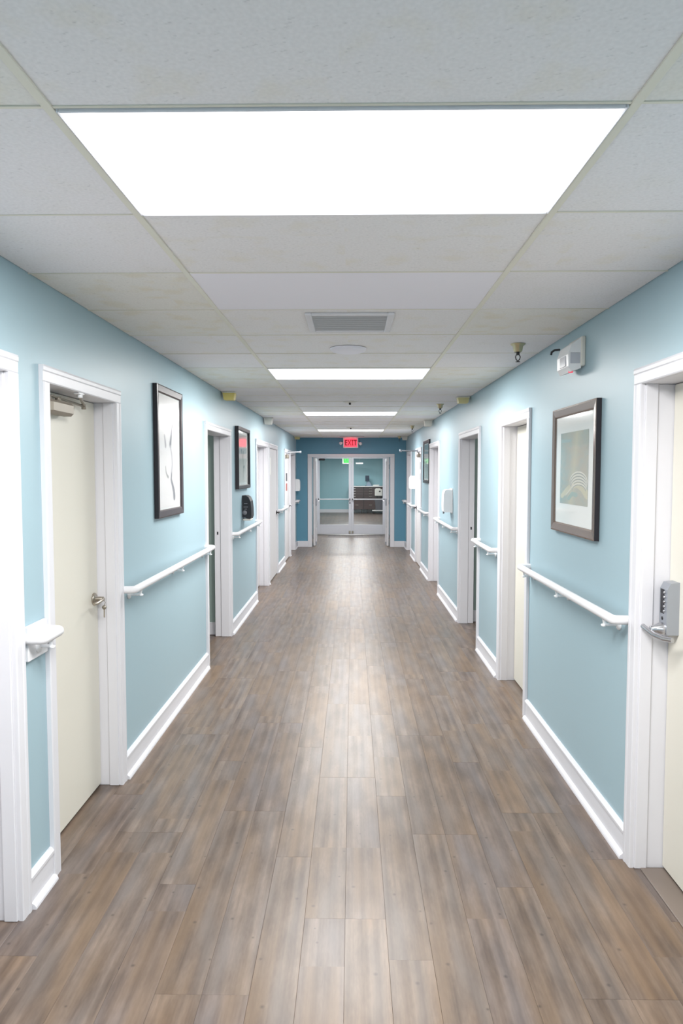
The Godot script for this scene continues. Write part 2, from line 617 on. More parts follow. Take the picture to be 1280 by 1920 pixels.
func make_floor() -> void:
	var fl := thing("floor", "brown grey wood plank vinyl floor running down the corridor", "floor", Vector3.ZERO, "", "structure")
	var slab := MB.new()
	slab.box(P(0, -0.053, 13.0), Vector3(7.6, 0.1, 33.0))
	part(fl, "subfloor", slab, M.subfloor)
	var pw := 0.1525
	var pl := 1.22
	var variants := []
	for i in 8:
		var b := MB.new()
		var g := 0.00025
		var hx := pw / 2 - g
		var hz := pl / 2 - g
		var e := 0.0006
		var v0 := rng.randf()
		var u0 := rng.randf_range(0.0, 0.25)
		var flip := i % 2 == 1
		var uv := func(x: float, z: float) -> Vector2:
			var t := (z / pl + 0.5)
			return Vector2(u0 + (x / pw + 0.5) * 0.72, v0 + (1.0 - t if flip else t) * 0.95)
		var top := []
		var tuv := []
		for k in [[-1, -1], [1, -1], [1, 1], [-1, 1]]:
			top.append(Vector3(k[0] * (hx - e), 0.0, k[1] * (hz - e)))
			tuv.append(uv.call(k[0] * (hx - e), k[1] * (hz - e)))
		b.poly(top, Vector3.UP, tuv)
		for k in 4:
			var a: Vector3 = top[k]
			var c: Vector3 = top[(k + 1) % 4]
			var a2 := Vector3(signf(a.x) * hx, -0.0004, signf(a.z) * hz)
			var c2 := Vector3(signf(c.x) * hx, -0.0004, signf(c.z) * hz)
			var out := (a + c) * Vector3(1, 0, 1) + Vector3.UP * 0.02
			b.poly([a, c, c2, a2], out, [tuv[k], tuv[(k + 1) % 4], tuv[(k + 1) % 4], tuv[k]])
			b.poly([a2, c2, c2 + Vector3.DOWN * 0.002, a2 + Vector3.DOWN * 0.002], out * Vector3(1, 0, 1), [tuv[k], tuv[(k + 1) % 4], tuv[(k + 1) % 4], tuv[k]])
		variants.append(b.done())
	var cols := 18
	for c in cols:
		var x := (c - (cols - 1) / 2.0) * pw
		var off: float = [0.0, 0.42, 0.83, 0.21, 0.62, 1.0][(c * 5 + c / 3) % 6]
		var d := 0.1 + off
		while d < 18.0:
			var o := hang(variants[rng.randi() % 8], "plank", M["plank_%d_%d" % [rng.randi() % 3, rng.randi() % 4]], fl, P(x, 0, d + pl / 2))
			d += pl
	# worn strip of old flooring in the near right doorway
	var th := MB.new()
	th.box(P(HALF + 0.075, 0.004, (doors_right[0][0] + doors_right[0][1]) / 2), Vector3(0.10, 0.008, 0.95), 0.003)
	tag(part(self, "threshold", th, M.threshold), "worn olive brown threshold strip under the keypad door", "threshold", "", "structure")


func make_ceiling() -> void:
	var ce := thing("ceiling", "suspended ceiling of stained white tiles in a cream grid", "ceiling", Vector3(0, CEIL, 0), "", "structure")
	var slab := MB.new()
	slab.box(P(0, 0.17, 13.0), Vector3(7.6, 0.1, 33.0))
	part(ce, "ceiling_slab", slab, M.board)
	var cover := MB.new()
	cover.box(P(0, 0.012, -1.55), Vector3(2 * HALF, 0.02, 3.25))
	part(ce, "ceiling_board", cover, M.tile_0)
	var lit := {0: true, 6: true, 12: true, 18: true}
	for k in range(-3, 24):
		var d0 := ROW0 + ROW * k
		var d1 := minf(d0 + ROW, END)
		for c in 3:
			if c == 1 and lit.has(k):
				continue
			var x0: float = [-HALF, -0.61, 0.61][c]
			var x1: float = [-0.61, 0.61, HALF][c]
			var b := MB.new()
			var sag := rng.randf_range(0.0, 0.0025)
			b.box(P((x0 + x1) / 2, 0.0085 + sag, (d0 + d1) / 2), Vector3(x1 - x0 - 0.004, 0.016, d1 - d0 - 0.004), 0.0025)
			var m: Material = M.tile_smooth if c == 1 and k == 2 else M["tile_%d" % (0 if c == 1 else [0, 1, 2][rng.randi() % 3])]
			part(ce, "ceiling_tile", b, m)
		var t := MB.new()
		t.box(P(0, 0.002, d0), Vector3(2 * HALF, 0.005, 0.008))
		part(ce, "cross_tee", t, M.grid_cream)
	for s in [-1, 1]:
		var r := MB.new()
		r.box(P(s * 0.611, 0.001, 7.6), Vector3(0.022, 0.007, 16.0), 0.001)
		part(ce, "main_runner", r, M.grid_cream)


func wall_node(called: String, label: String, category: String, s: int, y: float, d: float, group := "", kind := "") -> Node3D:
	return thing(called, label, category, P(s * HALF, y, d), group, kind)


func all_doors() -> void:
	var L := [
		"white door casing at the left edge of the picture, closed door",
		"cream left door with folded overhead closer and key in lever",
		"open left doorway beyond the flower picture, dim room inside",
		"recessed white left door just past the black dispenser",
		"flush white left door beside the recessed door, dark lever handle",
		"flush white left door with two small signs and closer arm",
		"recessed last left door beside the end wall corner",
	]
	var R := [
		"cream right door in front with grey keypad lock",
		"closed cream right door just beyond the shell picture",
		"open right doorway between cream door and white dispenser",
		"recessed white right door just beyond the white dispenser",
		"flush white right door with closer arm past the dark picture",
		"recessed last right door beside the end wall corner",
	]
	var n := 1
	for s in [-1, 1]:
		var list: Array = doors_left if s < 0 else doors_right
		for i in list.size():
			make_door(n, s, list[i], (L if s < 0 else R)[i])
			n += 1
	var d2 := get_node("door_2")
	lever(d2.get_node("door_leaf"), -1, Vector3(-0.1, 1.02, 0.34), -1, M.nickel)
	closer_folded(d2, -1, -0.1, -0.13, 0.17, -0.055)
	lever(get_node("door_5/door_leaf"), -1, Vector3(0.0, 1.02, 0.46), -1, M.dark_metal)
	lever(get_node("door_12/door_leaf"), 1, Vector3(0.0, 1.02, 0.42), -1, M.dark_metal)
	lever(get_node("door_9/door_leaf"), 1, Vector3(-0.11, 1.02, -0.34), 1, M.nickel)
	lever(get_node("door_6/door_leaf"), -1, Vector3(0.0, 1.02, 0.44), -1, M.chrome)
	closer_arm(get_node("door_6"), -1, -0.30, 0.27)
	closer_arm(get_node("door_12"), 1, -0.30, 0.34)
	for q in [["door_6", -1, 1.585, 0.15, 0.2, "sign_dark", "dark sign plate"], ["door_6", -1, 1.395, 0.14, 0.2, "sign_red", "reddish sign plate"], ["door_12", 1, 1.79, 0.13, 0.14, "sign_dark", "dark sign plate"], ["door_12", 1, 1.60, 0.11, 0.08, "sign_dark", "small dark sign plate"]]:
		var b := MB.new(wall_basis(q[1]))
		b.box(Vector3(0.004, q[2], -0.1 if q[1] < 0 else -0.34), Vector3(0.006, q[3], q[4]), 0.001)
		var sg := part(get_node(q[0] + "/door_leaf"), "sign_plate", b, M[q[5]])
		sg.set_meta("label", q[6])
	var w := MB.new(wall_basis(-1))
	w.box(Vector3(0.005, 1.77, -0.42), Vector3(0.008, 0.26, 0.16), 0.002)
	part(get_node("door_5/door_leaf"), "paper_notice", w, M.paper)
	keypad(get_node("door_8/door_leaf"))
	closer_folded(get_node("door_8"), 1, -0.12, -0.05, 0.22, 0.125)


func make_door(n: int, s: int, q: Array, label: String) -> void:
	var d0: float = q[0]
	var d1: float = q[1]
	var r: float = q[3]
	var o := thing("door_%d" % n, label, "door", P(s * HALF, 0, (d0 + d1) / 2), "", "structure")
	var hw := (d1 - d0) / 2
	var ih := hw - CASING                                   # half the clear opening
	var B := wall_basis(s)
	var prof := [Vector2(0, 0), Vector2(0.014, 0), Vector2(0.017, 0.005), Vector2(0.0175, 0.042), Vector2(0.020, 0.047), Vector2(0.0205, 0.060), Vector2(0.018, CASING), Vector2(0, CASING)]
	for k in [-1, 1]:
		var b := MB.new(B)
		b.prism(prof, Vector3(0.0005, 0, k * ih), Vector3.RIGHT, Vector3(0, 0, k), Vector3(0, DOOR_H, 0))
		part(o, "casing_side", b, M.trim_white)
		var j := MB.new(B)
		j.box(Vector3(-THICK / 2, DOOR_H / 2, k * (ih + 0.009)), Vector3(THICK + 0.004, DOOR_H, 0.02), 0.003)
		part(o, "jamb", j, M.trim_white)
	var h := MB.new(B)
	h.prism(prof, Vector3(0.0005, DOOR_H, -hw), Vector3.RIGHT, Vector3.UP, Vector3(0, 0, 2 * hw))
	part(o, "casing_head", h, M.trim_white)
	var jh := MB.new(B)
	jh.box(Vector3(-THICK / 2, DOOR_H + 0.009, 0), Vector3(THICK + 0.004, 0.02, 2 * ih), 0.003)
	part(o, "jamb_head", jh, M.trim_white)
	var cream: bool = n in [2, 8, 9]
	var m: Material = M.door_cream if cream else M.door_white
	if q[2] == "closed":
		var b := MB.new(B)
		b.box(Vector3(-r - 0.022, 1.025, 0), Vector3(0.044, 2.022, 2 * ih - 0.008), 0.002)
		var leaf := part(o, "door_leaf", b, m)
		if r > 0.05:                                        # stop strip behind, rebate line in front
			for k in [-1, 1]:
				var st := MB.new(B)
				st.box(Vector3(-0.028, DOOR_H / 2, k * (ih - 0.004)), Vector3(0.05, DOOR_H - 0.002, 0.008), 0.002)
				part(o, "door_stop", st, M.trim_white)
		else:
			for y in [0.22, 1.02, 1.82]:
				var hg := MB.new(B)
				hg.lathe([Vector2(0, 0), Vector2(0.007, 0), Vector2(0.007, 0.1), Vector2(0, 0.1)], Vector3(0.006, y - 0.05, -ih + 0.004), Vector3.UP, 10)
				part(leaf, "hinge", hg, M.steel_grey)
	else:
		# leaf swung right back into the room, against the near side
		var b := MB.new(B)
		b.box(Vector3(-THICK - 0.03 - (2 * ih) / 2, 1.025, -ih - 0.02), Vector3(2 * ih - 0.02, 2.022, 0.044), 0.002)
		part(o, "door_leaf", b, m)
		var st := MB.new(B)
		st.box(Vector3(-0.045, DOOR_H / 2, ih - 0.006), Vector3(0.085, DOOR_H - 0.002, 0.012), 0.002)
		part(o, "door_stop", st, M.trim_white)
		var sp := MB.new(B)
		sp.box(Vector3(-0.118, 1.06, ih - 0.0015), Vector3(0.03, 0.12, 0.002), 0.0005)
		var strike := part(o, "strike_plate", sp, M.trim_white)
		var ho := MB.new(B)
		ho.box(Vector3(-0.118, 1.06, ih - 0.003), Vector3(0.014, 0.03, 0.002))
		part(strike, "latch_hole", ho, M.black_plastic)


# a round rose, a spindle and a bent lever; dir is the way the lever points along the wall
func lever(parent: Node, s: int, at: Vector3, dir: int, m: Material) -> void:
	var b := MB.new(wall_basis(s))
	b.lathe([Vector2(0, 0), Vector2(0.032, 0), Vector2(0.032, 0.006), Vector2(0.026, 0.011), Vector2(0.013, 0.013), Vector2(0.012, 0.05), Vector2(0, 0.052)], at + Vector3(0.001, 0, 0), Vector3.RIGHT, 18)
	b.tube([at + Vector3(0.045, 0, 0), at + Vector3(0.056, 0, 0.012 * dir), at + Vector3(0.058, 0, 0.05 * dir), at + Vector3(0.056, -0.004, 0.095 * dir), at + Vector3(0.046, -0.006, 0.118 * dir)], 0.0085, 8)
	part(parent, "lever_handle", b, m)


func closer_body(o: Node, s: int, a: float, d: float) -> Node:
	var b := MB.new(wall_basis(s))
	b.box(Vector3(a + 0.032, 1.965, d), Vector3(0.058, 0.06, 0.24), 0.012)
	b.lathe([Vector2(0, 0), Vector2(0.013, 0), Vector2(0.013, 0.02), Vector2(0, 0.02)], Vector3(a + 0.035, 1.994, d), Vector3.UP, 12)
	return part(o, "door_closer", b, M.taupe_metal)


# closer with its two arms folded along the door head
func closer_folded(o: Node, s: int, a: float, d: float, d_elbow: float, d_foot: float) -> void:
	var c := closer_body(o, s, a, d)
	var b := MB.new(wall_basis(s))
	var elbow := Vector3(a + 0.034, 2.0, d_elbow)
	b.tube([Vector3(a + 0.035, 1.99, d - 0.09), Vector3(a + 0.036, 2.012, d - 0.085), elbow], 0.006, 8)
	b.tube([elbow + Vector3(0, -0.01, 0), elbow + Vector3(0.006, 0.004, -0.006), Vector3(a + 0.096, 2.03, d_foot + 0.004)], 0.007, 8)
	b.lathe([Vector2(0, -0.014), Vector2(0.011, -0.014), Vector2(0.011, 0.012), Vector2(0, 0.012)], elbow, Vector3.UP, 10)
	part(c, "closer_arm", b, M.taupe_metal)
	var k := MB.new(wall_basis(s))
	k.box(Vector3(a + 0.10, 2.036, d_foot), Vector3(0.03, 0.008, 0.06), 0.003)
	k.lathe([Vector2(0, -0.014), Vector2(0.012, -0.012), Vector2(0.012, 0.004), Vector2(0, 0.004)], Vector3(a + 0.104, 2.03, d_foot), Vector3.UP, 10)
	part(c, "arm_bracket", k, M.white_plastic)


# closer whose arms reach out over the corridor
func closer_arm(o: Node, s: int, d: float, reach: float) -> void:
	var c := closer_body(o, s, 0.0, d)
	var b := MB.new(wall_basis(s))
	var elbow := Vector3(reach, 2.055, d + 0.16)
	b.tube([Vector3(0.035, 2.012, d), Vector3(0.06, 2.045, d + 0.01), elbow], 0.011, 8)
	b.tube([elbow, Vector3(0.03, 2.066, d + 0.34)], 0.010, 8)
	b.lathe([Vector2(0, -0.022), Vector2(0.018, -0.022), Vector2(0.018, 0.02), Vector2(0, 0.02)], elbow, Vector3.UP, 12)
	b.box(Vector3(0.024, 2.066, d + 0.34), Vector3(0.014, 0.03, 0.06), 0.004)
	part(c, "closer_arm", b, M.steel_grey)


func keypad(leaf: Node) -> void:
	var B := wall_basis(1)
	var a := -0.12
	var hw: float = (doors_right[0][1] - doors_right[0][0]) / 2
	var d := hw - CASING - 0.062
	var b := MB.new(B)
	# body with sloped shoulders, along the door's edge
	b.prism([Vector2(0, 1.022), Vector2(0.046, 1.022), Vector2(0.05, 1.03), Vector2(0.05, 1.205), Vector2(0.036, 1.232), Vector2(0, 1.236)], Vector3(a, 0, d - 0.034), Vector3.RIGHT, Vector3.UP, Vector3(0, 0, 0.068))
	var body := part(leaf, "keypad_lock", b, M.steel_grey)
	body.set_meta("label", "grey metal keypad lock with push buttons and lever")
	var p := MB.new(B)
	p.box(Vector3(a + 0.0505, 1.155, d + 0.008), Vector3(0.003, 0.10, 0.03), 0.001)
	part(body, "button_plate", p, M.black_plastic)
	for i in 5:
		var k := MB.new(B)
		k.lathe([Vector2(0.0055, 0), Vector2(0.0055, 0.004), Vector2(0.003, 0.006), Vector2(0, 0.006)], Vector3(a + 0.051, 1.194 - 0.019 * i, d - 0.014), Vector3.RIGHT, 10)
		part(body, "push_button", k, M.chrome)
	var c := MB.new(B)
	c.lathe([Vector2(0.007, 0), Vector2(0.007, 0.002), Vector2(0, 0.002)], Vector3(a + 0.05, 1.085, d + 0.006), Vector3.RIGHT, 12)
	part(body, "key_cylinder", c, M.black_plastic)
	var h := MB.new(B)
	h.lathe([Vector2(0.027, 0), Vector2(0.026, 0.012), Vector2(0.018, 0.028), Vector2(0.012, 0.05), Vector2(0, 0.052)], Vector3(a + 0.05, 1.042, d), Vector3.RIGHT, 18)
	h.tube([Vector3(a + 0.112, 1.044, d + 0.044), Vector3(a + 0.108, 1.036, d + 0.01), Vector3(a + 0.10, 1.026, d - 0.03), Vector3(a + 0.08, 1.02, d - 0.08), Vector3(a + 0.062, 1.022, d - 0.115)], 0.0105, 10)
	part(body, "lever_handle", h, M.chrome)


func end_doors() -> void:
	# casing and jamb of the opening in the end wall
	var t := thing("trim_1", "white casing around the double opening in the end wall", "trim", P(0, 0, END), "", "structure")
	for s in [-1, 1]:
		var b := MB.new()
		b.box(Vector3(s * 0.922, 1.005, 0.009), Vector3(0.09, 2.01, 0.018), 0.004)
		part(t, "casing_side", b, M.trim_white)
		var j := MB.new()
		j.box(Vector3(s * 0.889, 1.01, -0.075), Vector3(0.022, 2.02, 0.152), 0.003)
		part(t, "jamb", j, M.trim_white)
	var h := MB.new()
	h.box(Vector3(0, 2.046, 0.009), Vector3(1.934, 0.072, 0.018), 0.004)
	part(t, "casing_head", h, M.trim_white)
	var jh := MB.new()
	jh.box(Vector3(0, 2.021, -0.075), Vector3(1.756, 0.022, 0.152), 0.003)
	part(t, "jamb_head", jh, M.trim_white)
	# fire doors held open inside the opening
	for s in [-1, 1]:
		var n := 14 if s < 0 else 15
		var o := thing("door_%d" % n, "white fire door held open at the %s of the end opening" % ("left" if s < 0 else "right"), "door", P(s * 0.83, 0, END + 0.62), "", "structure")
		var b := MB.new()
		b.box(Vector3(0, 1.0, 0), Vector3(0.044, 1.985, 0.87), 0.003)
		part(o, "door_leaf", b, M.door_white)
		var r := MB.new()
		for y in [[0.08, 0.42], [1.05, 1.92]]:
			r.tube([Vector3(-s * 0.036, y[0], 0.39), Vector3(-s * 0.036, y[1], 0.39)], 0.010, 8)
		part(o, "vertical_rod", r, M.aluminium)
		var k := MB.new()
		k.box(Vector3(-s * 0.04, 1.0, 0.37), Vector3(0.035, 0.16, 0.06), 0.006)
		k.box(Vector3(-s * 0.04, 0.06, 0.39), Vector3(0.03, 0.08, 0.035), 0.005)
		part(o, "latch_case", k, M.steel_grey)
		var c := MB.new()
		c.tube([Vector3(-s * 0.026, 1.0, -0.36), Vector3(-s * 0.075, 1.0, -0.34), Vector3(-s * 0.075, 1.0, 0.33)], 0.012, 8)
		part(o, "crash_bar", c, M.aluminium)
		for y in [0.22, 1.0, 1.8]:
			var hg := MB.new()
			hg.lathe([Vector2(0, 0), Vector2(0.008, 0), Vector2(0.008, 0.1), Vector2(0, 0.1)], Vector3(s * 0.026, y - 0.05, 0.43), Vector3.UP, 10)
			part(o, "hinge", hg, M.steel_grey)
	# aluminium framed glass doors at the end of the lobby
	var dz := 18.65
	var w := MB.new()
	for s in [-1, 1]:
		w.box(P(s * 1.12, 1.25, dz + 0.05), Vector3(0.22, 2.5, 0.12))
	w.box(P(0, 2.36, dz + 0.05), Vector3(2.02, 0.28, 0.12))
	tag(part(self, "wall_lobby_end", w, M.wall_paint), "wall around the glass double doors beyond the end opening", "wall", "", "structure")
	var fr := thing("trim_2", "white aluminium frame holding the glass double doors", "trim", P(0, 0, dz), "", "structure")
	for s in [-1, 1]:
		var b := MB.new()
		b.box(Vector3(s * 0.988, 1.1, -0.02), Vector3(0.044, 2.2, 0.1), 0.004)
		part(fr, "frame_side", b, M.aluminium)
	var fh := MB.new()
	fh.box(Vector3(0, 2.17, -0.02), Vector3(1.93, 0.09, 0.1), 0.004)
	part(fr, "frame_head", fh, M.aluminium)
	for s in [-1, 1]:
		var n := 16 if s < 0 else 17
		var o := thing("door_%d" % n, "%s glass door leaf with white push bar" % ("left" if s < 0 else "right"), "door", P(s * 0.484, 0, dz), "", "structure")
		var inner: float = -s * 0.4825
		for q in [[s * 0.415, 0.12], [inner + s * 0.033, 0.066]]:
			var b := MB.new()
			b.box(Vector3(q[0], 1.07, 0), Vector3(q[1], 2.10, 0.045), 0.004)
			part(o, "stile", b, M.aluminium)
		var gx0: float = inner + s * 0.066
		var gx1: float = s * 0.355
		var gm: float = (gx0 + gx1) / 2
		var gw: float = absf(gx1 - gx0)
		var tr := MB.new()
		tr.box(Vector3(gm, 2.078, 0), Vector3(gw, 0.086, 0.045), 0.003)
		part(o, "top_rail", tr, M.aluminium)
		var br := MB.new()
		br.box(Vector3(gm, 0.146, 0), Vector3(gw, 0.252, 0.045), 0.004)
		part(o, "bottom_rail", br, M.aluminium)
		var gl := MB.new()
		gl.box(Vector3(gm, 1.153, 0), Vector3(gw, 1.764, 0.006))
		part(o, "glass_pane", gl, M.door_glass)
		var pb := MB.new()
		pb.tube([Vector3(gx0 - s * 0.02, 0.955, 0.075), Vector3(gx1 + s * 0.02, 0.955, 0.075)], 0.016, 10)
		var bar := part(o, "push_bar", pb, M.rail_white)
		for x in [gx0 - s * 0.03, gx1 + s * 0.03]:
			var k := MB.new()
			k.box(Vector3(x, 0.955, 0.05), Vector3(0.026, 0.045, 0.06), 0.006)
			part(bar, "bar_bracket", k, M.dark_metal)
		if s < 0:
			var lk := MB.new()
			lk.lathe([Vector2(0.018, 0), Vector2(0.016, 0.012), Vector2(0, 0.013)], Vector3(inner + s * 0.033, 0.855, 0.022), Vector3.BACK, 14)
			part(o, "lock_cylinder", lk, M.dark_metal)
			var cl := MB.new()
			cl.box(Vector3(gx1 + 0.06, 2.01, 0.05), Vector3(0.16, 0.05, 0.05), 0.012)
			part(o, "door_closer", cl, M.dark_metal)
		var bolt := MB.new()
		bolt.box(Vector3(inner + s * 0.035, 0.075, 0.035), Vector3(0.05, 0.07, 0.03), 0.006)
		part(o, "floor_bolt", bolt, M.nickel)
		var pv := MB.new()
		pv.box(Vector3(s * 0.44, 0.29, 0.03), Vector3(0.04, 0.03, 0.02), 0.004)
		part(o, "pivot", pv, M.nickel)
	for q in [[-1, 6.35], [1, 7.0]]:  # lamps added out of view to lift the dark door openings
		unseen_lamp(P(q[0] * 2.4, CEIL + 0.1, q[1]), Vector2(0.6, 0.5), "unseen light added to brighten the dim room behind the open %s door" % ("left" if q[0] < 0 else "right"), 0.2)
	unseen_lamp(P(0, CEIL, 17.1), Vector2(1.2, 0.5), "white light panel in the lobby ceiling behind the end wall", 1.9)


func unseen_lamp(at: Vector3, size: Vector2, label: String, energy: float) -> void:
	var o := thing("ceiling_light", label, "ceiling light", at, "lights beyond the end wall")
	var b := MB.new()
	b.box(Vector3(0, -0.01, 0), Vector3(size.x + 0.04, 0.03, size.y + 0.04), 0.006)
	part(o, "frame", b, M.trim_white)
	var l := MB.new()
	l.box(Vector3(0, -0.027, 0), Vector3(size.x, 0.006, size.y), 0.002)
	part(o, "diffuser", l, M.lamp_lens)
	var a := AreaLight3D.new()
	a.name = "panel_light"
	a.area_size = size
	a.area_normalize_energy = true
	a.light_energy = energy
	a.area_range = 30.0
	a.shadow_enabled = true
	a.rotation_degrees = Vector3(-90, 0, 0)
	a.position = Vector3(0, -0.034, 0)
	o.add_child(a)


func far_room() -> void:
	var fz := 28.9
	var hw := 2.7
	var b := MB.new()
	b.box(P(0, 1.25, fz + 0.06), Vector3(2 * hw + 0.24, 2.5, 0.12))
	tag(part(self, "wall_far", b, M.far_paint), "blue green wall across the room behind the glass doors", "wall", "", "structure")
	for s in [-1, 1]:
		var w := MB.new()
		w.box(P(s * (hw + 0.06), 1.25, (18.7 + fz) / 2), Vector3(0.12, 2.5, fz - 18.7))
		w.box(P(s * (1.22 + hw) / 2, 1.25, 18.76), Vector3(hw - 1.22, 2.5, 0.12))
		tag(part(self, "wall_far_left" if s < 0 else "wall_far_right", w, M.far_paint), "blue green %s wall of the room behind the glass doors" % ("left" if s < 0 else "right"), "wall", "", "structure")
	var sk := MB.new()
	sk.box(P(0, 0.07, fz - 0.009), Vector3(2 * hw, 0.14, 0.018), 0.004)
	tag(part(self, "baseboard_far", sk, M.trim_white), "white skirting at the foot of the far blue green wall", "baseboard", "", "structure")
	unseen_lamp(P(0, CEIL + 0.08, 21.2), Vector2(1.2, 0.6), "ceiling light in front of the green exit sign", 4.4)
	unseen_lamp(P(0, CEIL + 0.08, 25.6), Vector2(1.2, 0.6), "ceiling light over the far room near the cabinet", 5.6)
	# long cabinet with drawers under a white top
	var cz := 28.35
	var o := thing("drawer_cabinet", "dark brown cabinet of drawers with white top behind right glass door", "cabinet", P(0.78, 0, cz))
	var body := MB.new()
	body.box(Vector3(0, 0.62, -0.24), Vector3(1.66, 0.92, 0.44), 0.004)
	part(o, "body", body, M.cabinet_gap)
	var top := MB.new()
	top.box(Vector3(0, 1.095, -0.22), Vector3(1.74, 0.04, 0.52), 0.006)
	part(o, "countertop", top, M.counter_white)
	for c in 3:
		var x := -0.56 + 0.55 * c
		var rows := 4 if c < 2 else 2
		for k in rows:
			var hh := 0.42 / rows
			var y := 1.06 - hh * (k + 0.5)
			var d := MB.new()
			d.box(Vector3(x, y, -0.012), Vector3(0.53, hh - 0.008, 0.02), 0.003)
			var dr := part(o, "drawer", d, M.cabinet_brown)
			var hd := MB.new()
			hd.box(Vector3(x - 0.12 if c == 0 else x, y, 0.004), Vector3(0.13, 0.016, 0.012), 0.003)
			part(dr, "drawer_label" if c == 0 else "handle", hd, M.counter_white if c == 0 else M.nickel)
		var p := MB.new()
		p.box(Vector3(x, 0.40, -0.012), Vector3(0.53, 0.46, 0.02), 0.003)
		var dp := part(o, "cabinet_door", p, M.cabinet_brown)
		var hk := MB.new()
		hk.box(Vector3(x, 0.34, 0.004), Vector3(0.12, 0.018, 0.014), 0.004)
		part(dp, "handle", hk, M.nickel)
	for x in [-0.74, -0.38, -0.16, 0.1, 0.5, 0.76]:
		var l := MB.new()
		l.lathe([Vector2(0, 0), Vector2(0.016, 0), Vector2(0.024, 0.17), Vector2(0, 0.17)], Vector3(x, 0, -0.07), Vector3.UP, 10)
		part(o, "leg", l, M.black_plastic)
	# things on and beside it
	var mo := thing("monitor", "dark monitor standing on the white cabinet top", "monitor", P(0.64, 1.115, cz + 0.15))
	var sc := MB.new()
	sc.box(Vector3(0, 0.30, 0), Vector3(0.165, 0.24, 0.025), 0.004)
	part(mo, "screen", sc, M.screen_dark)
	var sd := MB.new()
	sd.box(Vector3(0, 0.008, 0), Vector3(0.19, 0.016, 0.16), 0.004)
	sd.tube([Vector3(0, 0.01, -0.02), Vector3(0, 0.19, -0.02)], 0.016, 10)
	part(mo, "stand", sd, M.screen_dark)
	var fo := thing("folder", "blue grey folder leaning against the dark monitor", "folder", P(0.69, 1.115, cz + 0.06))
	var ff := MB.new()
	ff.prism([Vector2(-0.10, 0), Vector2(0.14, 0), Vector2(0.05, 0.17), Vector2(-0.05, 0.17)], Vector3(0, 0, 0), Vector3.RIGHT, Vector3(0, 0.97, -0.24), Vector3(0, 0, 0.02))
	part(fo, "cover", ff, M.stand_blue)
	var pa := thing("paper_stack", "low white paper stack on the cabinet top beside monitor", "papers", P(1.0, 1.115, cz + 0.16))
	for i in 3:
		var ps := MB.new()
		ps.box(Vector3(0.01 * i - 0.01, 0.008 + 0.016 * i, 0.008 * (i % 2)), Vector3(0.24, 0.015, 0.18), 0.002)
		part(pa, "sheaf", ps, M.paper)
	var wb := thing("wall_box", "cream box with a dark round spot on the cabinet front", "box", P(1.09, 0.72, cz - 0.002))
	var w1 := MB.new()
	w1.box(Vector3(0, 0.13, 0.07), Vector3(0.30, 0.27, 0.13), 0.012)
	part(wb, "case", w1, M.off_white_plastic)
	var w2 := MB.new()
	w2.box(Vector3(-0.02, 0.285, 0.06), Vector3(0.2, 0.04, 0.08), 0.006)
	part(wb, "lid", w2, M.off_white_plastic)
	var w3 := MB.new()
	w3.lathe([Vector2(0.035, 0), Vector2(0.03, 0.012), Vector2(0, 0.013)], Vector3(0.05, 0.18, 0.135), Vector3.BACK, 16)
	part(wb, "spout", w3, M.black_plastic)
	var bn := thing("bin", "dark square bin on a white stand beside the cabinet legs", "bin", P(1.14, 0, cz - 0.30))
	var b1 := MB.new()
	b1.prism([Vector2(-0.17, 0.15), Vector2(0.17, 0.15), Vector2(0.2, 0.56), Vector2(-0.2, 0.56)], Vector3(0, 0, -0.12), Vector3.RIGHT, Vector3.UP, Vector3(0, 0, 0.24))
	part(bn, "bucket", b1, M.sign_dark)
	var b2 := MB.new()
	b2.box(Vector3(0, 0.135, 0), Vector3(0.62, 0.035, 0.3), 0.006)
	part(bn, "stand_top", b2, M.counter_white)
	for x in [-0.28, 0.28]:
		for z in [-0.12, 0.12]:
			var l := MB.new()
			l.box(Vector3(x, 0.06, z), Vector3(0.025, 0.12, 0.025), 0.003)
			part(bn, "leg", l, M.dark_metal)
	# green exit sign hung from the far room's ceiling, and a slim hanging lamp
	exit_sign("exit_sign", "green lit EXIT sign hanging behind the glass doors", P(-0.12, 2.05, 22.0), false)
	var hl := thing("pendant_light", "slim white hanging lamp right of the green exit sign", "pendant light", P(0.31, 2.0, 27.6))
	var h1 := MB.new()
	h1.box(Vector3(0, 0.03, 0), Vector3(0.30, 0.04, 0.62), 0.01)
	part(hl, "housing", h1, M.white_plastic)
	var h2 := MB.new()
	h2.box(Vector3(0, 0.006, 0), Vector3(0.27, 0.008, 0.58), 0.002)
	part(hl, "diffuser", h2, M.lamp_lens)
	for z in [-0.25, 0.25]:
		var r := MB.new()
		r.tube([Vector3(0, 0.05, z), Vector3(0, 0.56, z)], 0.004, 6)
		part(hl, "hanging_rod", r, M.steel_grey)
	var a := AreaLight3D.new()
	a.name = "lamp_light"
	a.area_size = Vector2(0.26, 0.56)
	a.light_energy = 0.4
	a.area_range = 30.0
	a.shadow_enabled = true
	a.rotation_degrees = Vector3(-90, 0, 0)
	a.position = Vector3(0, -0.004, 0)
	hl.add_child(a)


